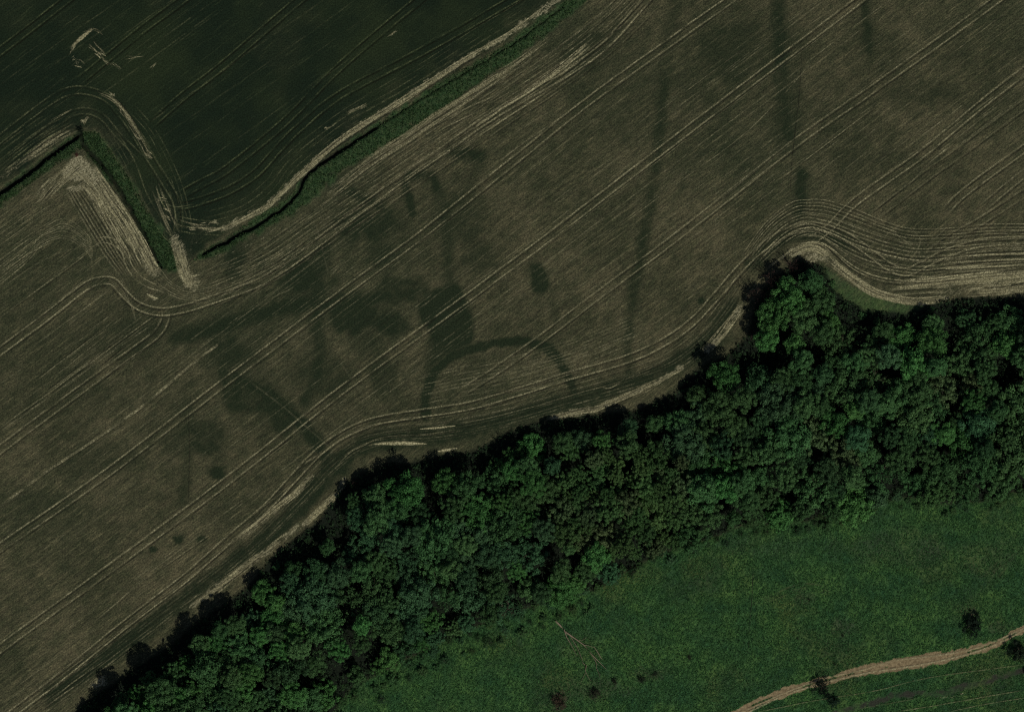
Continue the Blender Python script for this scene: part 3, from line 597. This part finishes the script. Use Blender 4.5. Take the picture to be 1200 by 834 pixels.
# ------------------------------------------------------------------ foliage
def leaf_material(name, rough=.7, tint=(1, 1, 1)):
    g = NT(name); oi = g.n.new('ShaderNodeObjectInfo')
    lv = g.attr('lv')
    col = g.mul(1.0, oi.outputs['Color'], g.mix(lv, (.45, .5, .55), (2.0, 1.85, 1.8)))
    g.put(g.b.inputs['Base Color'], col); g.b.inputs['Roughness'].default_value = rough
    tr = g.n.new('ShaderNodeBsdfTranslucent'); g.put(tr.inputs[0], col)
    mx = g.n.new('ShaderNodeMixShader'); mx.inputs[0].default_value = .22
    g.t.links.new(g.b.outputs[0], mx.inputs[1]); g.t.links.new(tr.outputs[0], mx.inputs[2]); g.t.links.new(mx.outputs[0], g.out.inputs[0])
    return g.m
M_leaf = leaf_material('leaves')
def bark_material(name, a_, b):
    g = NT(name); n = g.noise(g.pos(scale=(1, 1, .3)), 9, 3); g.put(g.b.inputs['Base Color'], g.mix(g.ramp(n, .3, .7), a_, b)); g.bump(n, .5, .03); return g.m
M_bark = bark_material('bark', (.045, .035, .026), (.11, .09, .07))
M_dead = bark_material('bleached_wood', (.17, .125, .085), (.36, .29, .21))

def leafset(ctrs, rad, per, size, r, upbias=.35, flat=.85):
    """leaf quads scattered over many overlapping clumps"""
    n = len(ctrs) * per
    c = np.repeat(ctrs, per, 0); R_ = np.repeat(rad, per)
    d = r.normal(size=(n, 3)); d[:, 2] += upbias; d /= np.linalg.norm(d, axis=1)[:, None]
    rr = R_ * (r.random(n) ** .2) * r.uniform(.8, 1.12, n); p = c + d * rr[:, None] * np.array([1, 1, flat])
    nrm = d * 1.2 + r.normal(size=(n, 3)) * .38 + np.array([0, 0, .15]); nrm /= np.linalg.norm(nrm, axis=1)[:, None]
    t = np.cross(nrm, r.normal(size=(n, 3))); t /= np.linalg.norm(t, axis=1)[:, None]; b = np.cross(nrm, t)
    s = (size * r.uniform(.55, 1.35, n))[:, None]; asp = r.uniform(.5, .9, n)[:, None]
    V = np.stack([p - t * s, p + b * s * asp, p + t * s, p - b * s * asp], 1).reshape(-1, 3)
    F = np.arange(4 * n).reshape(n, 4); cl = np.repeat(r.random(len(ctrs)), per)
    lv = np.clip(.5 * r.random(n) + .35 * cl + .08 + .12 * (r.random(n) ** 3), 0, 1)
    return V, F, lv

def crown_mesh(seed, R_=4.5, hz=3.3, nclump=44, per=95, size=.19, cr=(.6, 1.25), lobes=5, open_=.0):
    r = np.random.default_rng(seed)
    # big limbs carry lobes; lobes carry clumps
    lc = []
    for k in range(lobes):
        a_ = k / lobes * 6.283 + r.uniform(-.4, .4); q = R_ * r.uniform(.36, .58); lc.append((q * math.cos(a_), q * math.sin(a_), hz * r.uniform(.25, .6), R_ * r.uniform(.40, .58)))
    lc.append((r.normal() * .3, r.normal() * .3, hz * .78, R_ * r.uniform(.42, .56)))
    ctr = []; rad = []
    for i in range(nclump):
        l = lc[i % len(lc)]; d = r.normal(size=3); d[2] = abs(d[2]) * .9 - .15; d /= np.linalg.norm(d)
        ctr.append((l[0] + d[0] * l[3] * .85, l[1] + d[1] * l[3] * .85, l[2] + d[2] * l[3] * .75)); rad.append(r.uniform(*cr))
    V, F, lv = leafset(np.array(ctr), np.array(rad), per, size, r)
    ic = np.array([(l[0] * .8, l[1] * .8, l[2] * .55) for l in lc]); ir = np.array([l[3] * .7 for l in lc])
    V2, F2, lv2 = leafset(ic, ir, 60, size * 1.8, r)
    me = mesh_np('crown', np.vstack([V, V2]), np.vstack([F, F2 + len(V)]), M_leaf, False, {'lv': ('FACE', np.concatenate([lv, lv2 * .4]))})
    me.transform(__import__('mathutils').Matrix.Diagonal((1 / 4.5, 1 / 4.5, 1 / 4.5, 1)))       # unit crown
    return me

def tubes(paths, name, mat, seg=6):
    """paths: list of [(x,y,z,r), ...] tapered tubes in one mesh"""
    V, F = [], []
    for path in paths:
        P_ = [Vector(p[:3]) for p in path]; b = len(V)
        for i, p in enumerate(P_):
            t = (P_[min(i + 1, len(P_) - 1)] - P_[max(i - 1, 0)]).normalized(); u = t.orthogonal().normalized(); w = t.cross(u)
            for k in range(seg):
                q = p + (u * math.cos(k * 6.2832 / seg) + w * math.sin(k * 6.2832 / seg)) * path[i][3]; V.append(q[:])
        for i in range(len(P_) - 1):
            for k in range(seg): k2 = (k + 1) % seg; F.append((b + i * seg + k, b + i * seg + k2, b + (i + 1) * seg + k2, b + (i + 1) * seg + k))
    return mesh_np(name, V, F, mat, True)

def trunk_mesh(seed, h=1.0, limbs=5, spread=.5):
    """unit tree skeleton: z 0..~0.8, limbs spreading"""
    r = random.Random(seed); P_ = []
    P_.append([(0, 0, -.04, .034), (0, 0, .03, .027), (r.uniform(-.01, .01), r.uniform(-.01, .01), .25, .021), (r.uniform(-.02, .02), r.uniform(-.02, .02), .5, .014), (r.uniform(-.03, .03), r.uniform(-.03, .03), .8, .005)])
    for k in range(limbs):
        a_ = k / limbs * 6.283 + r.uniform(-.4, .4); z = r.uniform(.28, .5); q = spread * r.uniform(.5, .8)
        m = (q * .45 * math.cos(a_), q * .45 * math.sin(a_), z + .1); e_ = (q * math.cos(a_ + .2), q * math.sin(a_ + .2), z + r.uniform(.2, .3))
        P_.append([(0, 0, z, .013), (*m, .009), (*e_, .003)])
        for j in range(2):
            b_ = a_ + r.uniform(-.9, .9); P_.append([(*m, .006), (m[0] + .18 * math.cos(b_), m[1] + .18 * math.sin(b_), m[2] + r.uniform(.05, .2), .002)])
    return tubes(P_, 'trunk', M_bark)

broad = [crown_mesh(100 + i, nclump=54 + 3 * i, lobes=4 + i % 3) for i in range(7)]
fluffy = [crown_mesh(200 + i, nclump=78, per=75, size=.16, cr=(.45, .8), lobes=7) for i in range(4)]     # many little round heads
sparse = [crown_mesh(300 + i, nclump=34, per=42, size=.14, cr=(.5, 1.0), lobes=5) for i in range(3)]
bushy = [crown_mesh(400 + i, hz=2.4, nclump=34, per=70, size=.2, cr=(.6, 1.1), lobes=4) for i in range(5)]
trunks = [trunk_mesh(50 + i) for i in range(5)]
def bare_mesh(seed):
    r = random.Random(seed); P_ = []
    def grow(p, d, L, rad, lev):
        pts = [(*p, rad)]; q = Vector(p); dd = Vector(d)
        for i in range(4):
            dd = (dd + Vector((r.uniform(-.25, .25), r.uniform(-.25, .25), r.uniform(-.05, .2)))).normalized(); q = q + dd * L / 4; pts.append((*q, rad * (1 - .2 * (i + 1))))
            if lev < 3:
                for j in range(2): grow(q[:], (dd + Vector((r.uniform(-1, 1), r.uniform(-1, 1), r.uniform(-.3, .6)))).normalized(), L * .52, rad * .45, lev + 1)
        P_.append(pts)
    for k in range(5):
        a_ = k * 1.257 + r.uniform(-.3, .3); grow((0, 0, .25), (math.cos(a_), math.sin(a_), .7), .75, .022, 1)
    return tubes(P_, 'branches', M_twig, 4)
M_twig = bark_material('reddish_twigs', (.06, .035, .030), (.15, .09, .075))
bare = [bare_mesh(k) for k in (1, 2)]

COLS = {'bright green': (.055, .155, .043), 'mid-green': (.052, .124, .043), 'dark green': (.038, .090, .035), 'blue-green': (.047, .117, .051), 'olive green': (.060, .130, .042), 'dusty brown-green': (.070, .118, .048)}
def pct(px, py): return '%d percent across, %d percent down the photo' % (round(px / 12), round(py / 8.34))
def put_tree(px, py, rpx, h, crown, colname, label, cat='tree', group=None, name='broadleaf_tree', zs=1.0, col=None, bare_part=False):
    x, y = W(px, py); k = 1 - (h * .75) / CAM_H; x *= k; y *= k        # allow for the crown standing above the ground
    z = zat(x, y) if abs(x) < 150 and abs(y) < 112 else 0
    t = bpy.data.objects.new(name, None); C.objects.link(t); t.location = (x, y, z); t.rotation_euler = (0, 0, rnd.uniform(0, 6.28)); t.empty_display_size = .5
    tag(t, label, cat, group)
    R_ = rpx * S
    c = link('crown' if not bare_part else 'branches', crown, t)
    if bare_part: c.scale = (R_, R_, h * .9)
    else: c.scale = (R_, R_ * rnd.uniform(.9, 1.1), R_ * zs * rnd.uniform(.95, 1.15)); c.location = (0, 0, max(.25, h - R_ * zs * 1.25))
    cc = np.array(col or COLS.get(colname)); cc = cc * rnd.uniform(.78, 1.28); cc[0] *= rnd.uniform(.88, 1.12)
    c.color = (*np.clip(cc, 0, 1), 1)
    tr = link('trunk', rnd.choice(trunks), t); tr.scale = (R_ * 1.0 + h * .3, R_ * 1.0 + h * .3, h * .95)
    return t

# --- trees told apart by hand at the edge of the wood
placed = []
def hand(px, py, r, h, col, label, kind=None, **kw):
    put_tree(px, py, r * 1.12, h, rnd.choice(kind or broad), col, label, **kw); placed.append((px, py, r))
hand(925, 345, 20, 10, 'bright green', 'bright green tree filling the tip of the wood that juts into the field')
hand(952, 328, 17, 8, 'mid-green', 'mid-green tree beside bare straw at the top right of the wood tip')
hand(905, 372, 19, 10, 'bright green', 'bright green spreading tree just below the tip of the wood')
hand(940, 374, 18, 9, 'mid-green', 'soft mid-green tree right of the bright tree under the wood tip')
hand(962, 352, 16, 7, 'mid-green', 'low mid-green tree facing the rough grass right of the wood tip')
hand(899, 398, 15, 9, 'bright green', 'bright green tree above the long dark gap near the wood tip')
hand(930, 402, 15, 9, 'bright green', 'bright green tree at the right end of the dark gap near wood tip')
hand(850, 441, 19, 10, 'bright green', 'isolated rounded bright green tree ringed by deep shadow at field edge')
hand(475, 575, 22, 11, 'bright green', 'large bright green tree on the field edge below the white lens-shaped patch')
hand(522, 564, 15, 9, 'bright green', 'small bright green tree at field edge right below the white lens patch')
hand(439, 583, 17, 9, 'mid-green', 'mid-green tree at the bend of the field edge below the headland tracks')
hand(560, 600, 22, 11, 'bright green', 'large fresh green tree beside the dark hollow in the middle of the wood')
hand(1094, 400, 17, 9, 'bright green', 'bright green tree just left of the dark gap near the right field edge')
hand(1178, 405, 19, 9, 'bright green', 'bright green tree near right photo edge, right of the dark gap')
hand(308, 694, 14, 7, 'bright green', 'small bright green tree beside the end of the lower straw strip')
hand(322, 706, 15, 8, 'bright green', 'star-shaped fresh green tree near the lower field edge of the wood')
hand(344, 668, 12, 7, 'mid-green', 'little mid-green tree standing forward in shade by the straw strip')
hand(384, 642, 11, 7, 'mid-green', 'small tree alone in the dark bay beside the upper straw strip')
hand(380, 735, 22, 11, 'mid-green', 'large mid-green tree left of the dark slot low in the wood')
for px, py, r in [(905, 326, 11), (928, 311, 10), (886, 346, 11)]:
    lb = {905: 'bare reddish twiggy tree standing at the middle of the wood tip', 928: 'bare reddish twiggy tree beside the straw at the top of the wood tip', 886: 'bare dark twiggy tree at the left foot of the wood tip'}[px]
    put_tree(px, py, r * 1.2, 6.5, rnd.choice(bare), None, lb, col=(.08, .05, .04), bare_part=True, name='bare_tree'); placed.append((px, py, r))
GAPS = [(415, 772, 20), (440, 762, 14), (530, 718, 13), (560, 722, 10), (648, 650, 17), (640, 668, 12), (505, 590, 15), (502, 575, 10), (1115, 388, 22), (1108, 412, 16), (955, 412, 14), (900, 418, 14), (925, 414, 12), (872, 420, 16), (836, 462, 12), (800, 470, 12),
        (755, 505, 13), (330, 690, 6), (370, 655, 12), (392, 625, 13), (345, 700, 9), (640, 535, 9), (665, 545, 10), (560, 545, 13), (430, 600, 6), (735, 548, 9), (1180, 440, 9), (1000, 385, 12), (985, 372, 8), (1040, 382, 8), (1110, 590, 10), (940, 560, 9), (905, 558, 8), (1035, 535, 9), (395, 790, 13), (290, 715, 6), (405, 740, 12), (390, 715, 8), (600, 515, 12), (585, 530, 12), (680, 655, 14), (700, 668, 8)]
def region_col(px, py):
    u = rnd.random()
    if 655 < px < 800 and 525 < py < 650: return 'olive green' if u < .75 else ('dusty brown-green' if u < .9 else 'mid-green')
    if 1030 < px and 530 < py: return 'olive green' if u < .4 else 'mid-green'
    if 940 < px < 990 and 500 < py < 540: return 'dusty brown-green'
    if px > 1070 and 410 < py < 470: return 'dusty brown-green' if u < .4 else 'mid-green'
    if px < 600 and 600 < py < 720: return 'blue-green' if u < .45 else ('mid-green' if u < .85 else 'dark green')
    if px > 820: return 'mid-green' if u < .62 else ('dark green' if u < .80 else ('bright green' if u < .92 else 'blue-green'))
    return 'mid-green' if u < .5 else ('bright green' if u < .75 else ('blue-green' if u < .88 else 'dark green'))
wt, wb = np.array(WOOD_TOP, float), np.array(WOOD_BOT, float)
cand = []
prng = random.Random(21)
tries = 0
while tries < 40000 and len(cand) < 420:
    tries += 1
    px, py = prng.uniform(-30, 1240), prng.uniform(290, 880)
    if py > 860 or any((px - q[0]) ** 2 + (py - q[1]) ** 2 < (.7 * (8.2 + q[2])) ** 2 for q in placed): continue
    if not inpoly(np.array([px]), np.array([py]), P_wood)[0]: continue
    dt = polydist(np.array([px]), np.array([py]), wt, 500)[0][0]; db = polydist(np.array([px]), np.array([py]), wb, 500)[0][0]
    big = prng.random()
    r = (11.0 + 13 * big ** 1.5) * (.85 if min(dt - 12, db) < 16 else 1) * (1.08 if px > 820 else 1)
    if 655 < px < 800 and 525 < py < 650: r *= .72
    if dt < r * 1.0 + 11 or db < 6: continue
    if any((px - gx_) ** 2 + (py - gy_) ** 2 < (gr * .72 + r * .55) ** 2 for gx_, gy_, gr in GAPS): continue
    if any((px - q[0]) ** 2 + (py - q[1]) ** 2 < (.70 * (r + q[2])) ** 2 for q in placed): continue
    placed.append((px, py, r)); cand.append((px, py, r, dt, db))
print('wood trees', len(cand))
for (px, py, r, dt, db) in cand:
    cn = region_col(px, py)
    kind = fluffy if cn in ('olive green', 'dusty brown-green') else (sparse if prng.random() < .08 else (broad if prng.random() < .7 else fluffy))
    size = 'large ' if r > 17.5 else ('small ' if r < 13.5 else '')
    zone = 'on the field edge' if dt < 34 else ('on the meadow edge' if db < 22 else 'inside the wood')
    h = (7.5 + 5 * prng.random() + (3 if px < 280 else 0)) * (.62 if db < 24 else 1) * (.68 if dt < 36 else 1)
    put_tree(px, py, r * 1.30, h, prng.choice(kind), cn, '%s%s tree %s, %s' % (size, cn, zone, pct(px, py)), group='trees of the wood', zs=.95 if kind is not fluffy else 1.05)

# --- shrubs
def shrub(px, py, r, h, cn, label, col=None, group=None, kind=None, nm='shrub'):
    return put_tree(px, py, r, h, rnd.choice(kind or bushy), cn, label, 'shrub', group, nm, zs=.75, col=col)
shrub(1140, 733, 14, 3.4, None, 'solitary round blackish-green bush in the meadow above the curve of the dirt track', col=(.011, .021, .012))
shrub(964, 805, 15, 3.6, None, 'dark ragged bush below the dirt track, crossed by thin pale wheel lines', col=(.010, .020, .012), kind=sparse)
shrub(978, 822, 9, 2.6, None, 'small dark green bush just below the ragged dark bush at the bottom edge', col=(.016, .034, .018))
shrub(1194, 764, 15, 4.0, None, 'dark bush under the dirt track at the right edge of the photo', col=(.013, .026, .014))
shrub(1210, 790, 10, 2.6, None, 'smaller dark bush beside the lane at the right edge of the photo', col=(.016, .032, .016))
shrub(655, 822, 12, 1.0, None, 'low patch of reddish-brown bracken at the bottom of the meadow', col=(.075, .050, .034), kind=sparse, nm='bracken_clump')
shrub(697, 812, 10, .8, None, 'low brown-green clump right of the reddish bracken at the bottom', col=(.045, .045, .028), kind=sparse, nm='bracken_clump')
shrub(122, 197, 4, 1.3, None, 'small dark bush leaning over the ditch on the right arm of the corner verge', col=(.012, .022, .012))
shrub(94, 153, 4.5, 1.6, None, 'small dark bush at the outer corner where the two ditches meet', col=(.012, .022, .012))
shrub(90, 182, 3, .7, None, 'tiny reddish clump at the apex of the straw patch', col=(.14, .06, .045), kind=sparse)
shrub(186, 311, 4, 1.2, None, 'small dark green bush at the end of the ditch beside the straw gateway', col=(.02, .05, .022))
# scrub fringe along the meadow side and the field side
sr = random.Random(5); sp = []
bot = resamp(spline([p for p in WOOD_BOT if -50 < p[0] < 1260 and p[1] < 860], 5), 400)
for k in range(900):
    p = bot[sr.randrange(400)]; px = p[0] + sr.uniform(-8, 8); py = p[1] + sr.uniform(-6, 13 if px > 700 else 30); r = sr.uniform(4.5, 9.5)
    if not (-20 < px < 1225 and py < 850) or any((px - q[0]) ** 2 + (py - q[1]) ** 2 < (.85 * (r + q[2])) ** 2 for q in sp) or any((px - g_[0]) ** 2 + (py - g_[1]) ** 2 < (g_[2] * .8) ** 2 for g_ in GAPS): continue
    sp.append((px, py, r))
    if len(sp) >= 105: break
for (px, py, r) in sp:
    cn = sr.choice(['mid-green', 'mid-green', 'dark green', 'olive green', 'blue-green'])
    shrub(px, py, r, r * S * 1.15, cn, 'low %s shrub along the meadow edge, %s' % (cn, pct(px, py)), group='shrubs fringing the meadow side of the wood', kind=bushy if sr.random() < .6 else sparse)
sp2 = []
top = resamp(spline([p for p in WOOD_TOP if -50 < p[0] < 1260 and p[1] < 900], 5), 500)
for k in range(700):
    p = top[sr.randrange(500)]; px = p[0] + sr.uniform(-6, 6); py = p[1] + sr.uniform(5, 17); r = sr.uniform(4, 8)
    if not (-20 < px < 1225 and py < 850) or any((px - q[0]) ** 2 + (py - q[1]) ** 2 < (1.0 * (r + q[2])) ** 2 for q in sp2) or any((px - q[0]) ** 2 + (py - q[1]) ** 2 < (q[2] * .6) ** 2 for q in placed): continue
    if sr.random() < .25: continue
    r *= .75
    sp2.append((px, py, r))
    if len(sp2) >= 34: break
for (px, py, r) in sp2:
    brown_ = sr.random() < .35
    cn = 'brown' if brown_ else sr.choice(['mid-green', 'dark green'])
    shrub(px, py, r, r * S * 1.0, cn, 'low %s shrub along the field edge, %s' % (cn, pct(px, py)), group='shrubs fringing the field side of the wood', col=(.05, .038, .03) if brown_ else None, kind=bushy if not brown_ else sparse)
for k, (px, py, r) in enumerate([(742, 668, 7), (768, 790, 5), (808, 770, 4), (752, 796, 6), (720, 798, 5), (948, 702, 2.5), (935, 748, 2), (988, 745, 2.5), (978, 778, 2)]):
    shrub(px, py, r, r * S * .9, 'dark green', 'small dark tussock out in the meadow, %s' % pct(px, py), col=(.026, .036, .02), group='tussocks scattered over the meadow', kind=sparse, nm='tussock')

# --- fallen dead tree in the meadow
def wpt(px, py, z, r): x, y = W(px, py); return (x - FX, y - FY, z, r)
FX, FY = W(652, 728)
ft = bpy.data.objects.new('fallen_tree', None); C.objects.link(ft); ft.location = (FX, FY, zat(FX, FY))
tag(ft, 'bleached fallen dead tree with bare forking branches lying in the meadow', 'fallen tree')
link('trunk', tubes([[wpt(651, 727, .28, .24), wpt(657, 733, .3, .22), wpt(664, 741, .32, .19), wpt(673, 747, .35, .15), wpt(684, 755, .4, .12), wpt(695, 768, .35, .10), wpt(705, 778, .3, .06), wpt(711, 784, .25, .03)]], 'trunk', M_dead, 8), ft)
for pth in [[(661, 737, .3, .13), (664, 746, .35, .1), (670, 756, .4, .06), (676, 768, .5, .03)], [(684, 755, .4, .08), (690, 756, .6, .06), (696, 758, .7, .04)], [(696, 757, .5, .05), (700, 763, .5, .10), (704, 770, .4, .08), (706, 772, .3, .03)],
            [(682, 775, .3, .03), (685, 778, .35, .11), (687, 779, .35, .11), (686, 786, .3, .05), (691, 796, .3, .04), (698, 800, .3, .02)], [(668, 744, .4, .07), (677, 759, .7, .05), (683, 774, .5, .04)], [(686, 788, .3, .04), (680, 800, .3, .02)], [(698, 772, .35, .05), (699, 782, .3, .04), (703, 792, .3, .02)],
            [(691, 763, .4, .05), (700, 778, .3, .03), (710, 782, .3, .02)], [(676, 750, .4, .05), (682, 750, .5, .03), (688, 746, .5, .015)]]:
    link('branch', tubes([[wpt(*p) for p in pth]], 'branch', M_dead, 6), ft)

# ------------------------------------------------------------------ grass tussocks of meadow and verge (uncountable)
def tufts(name, poly, n, hmin, hmax, w, cols, seed, label):
    r = np.random.default_rng(seed); P_ = np.array(poly); lo = np.maximum(P_.min(0), [-20, -20]); hi = np.minimum(P_.max(0), [1220, 854])
    px = r.uniform(lo[0], hi[0], n); py = r.uniform(lo[1], hi[1], n); m = inpoly(px, py, poly)
    x = (px - 600) * S; y = (417 - py) * S
    gi = np.clip(((x - gx[0]) / G).round().astype(int), 0, nx - 1) * ny + np.clip(((y - gy[0]) / G).round().astype(int), 0, ny - 1)
    m &= (soil[gi] < .3) & (ditch[gi] < .3) & (A['lane'][gi] < .3) & (fbm(x, y, 1.1, seed) > .30)
    x = x[m]; y = y[m]; z = Z[gi][m] - .02; n = len(x); a_ = r.uniform(0, 6.28, n); h = r.uniform(hmin, hmax, n); ww = w * r.uniform(.6, 1.4, n)
    V = []; F = []
    for k in range(3):
        b = a_ + k * 1.047; dx = np.cos(b) * ww; dy = np.sin(b) * ww; lx = r.normal(.5, .8, n) * h; ly = r.normal(-.4, .8, n) * h
        V.append(np.stack([np.stack([x - dx, y - dy, z], 1), np.stack([x + dx, y + dy, z], 1), np.stack([x + dx * .5 + lx, y + dy * .5 + ly, z + h], 1), np.stack([x - dx * .5 + lx, y - dy * .5 + ly, z + h], 1)], 1).reshape(-1, 3))
    V = np.vstack(V); F = np.arange(len(V)).reshape(-1, 4); lv = np.tile(r.random(n), 3)
    o = link(name, mesh_np(name, V, F, M_leaf, False, {'lv': ('FACE', lv)})); o.color = (*cols, 1)
    return tag(o, label, 'grass', kind='stuff')
tufts('meadow_grass', P_meadow, 210000, .05, .22, .11, (.057, .148, .050), 3, 'rough green grass covering the meadow below the wood')
tufts('verge_grass', P_verge1, 40000, .08, .28, .12, (.044, .088, .032), 4, 'lush green grass on the corner verge between the two fields')
tufts('verge_grass', P_verge2, 70000, .08, .28, .12, (.044, .088, .032), 5, 'lush green grass on the long verge running to the top edge')

# ------------------------------------------------------------------ undergrowth that fills the wood between the trees (uncountable)
def undergrowth():
    r = np.random.default_rng(77); n = 42000
    px = r.uniform(-20, 1220, n); py = r.uniform(300, 850, n); m = inpoly(px, py, P_wood); px = px[m]; py = py[m]; n = len(px)
    x = (px - 600) * S; y = (417 - py) * S; ct = np.stack([x, y, .4 + 2.6 * sstep(fbm(x, y, 4, 12), .3, .75)], 1)
    ct[:, 2] *= np.minimum(1, np.minimum(polydist(px, py, wt, 40)[0], polydist(px, py, wb, 40)[0]) / 22 + .15)
    V, F, lv = leafset(ct, r.uniform(.35, .75, n), 8, .22, r)
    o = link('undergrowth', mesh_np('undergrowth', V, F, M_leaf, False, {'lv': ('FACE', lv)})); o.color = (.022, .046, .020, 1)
    tag(o, 'dark green undergrowth filling the shaded gaps between the trees of the wood', 'undergrowth', kind='stuff')
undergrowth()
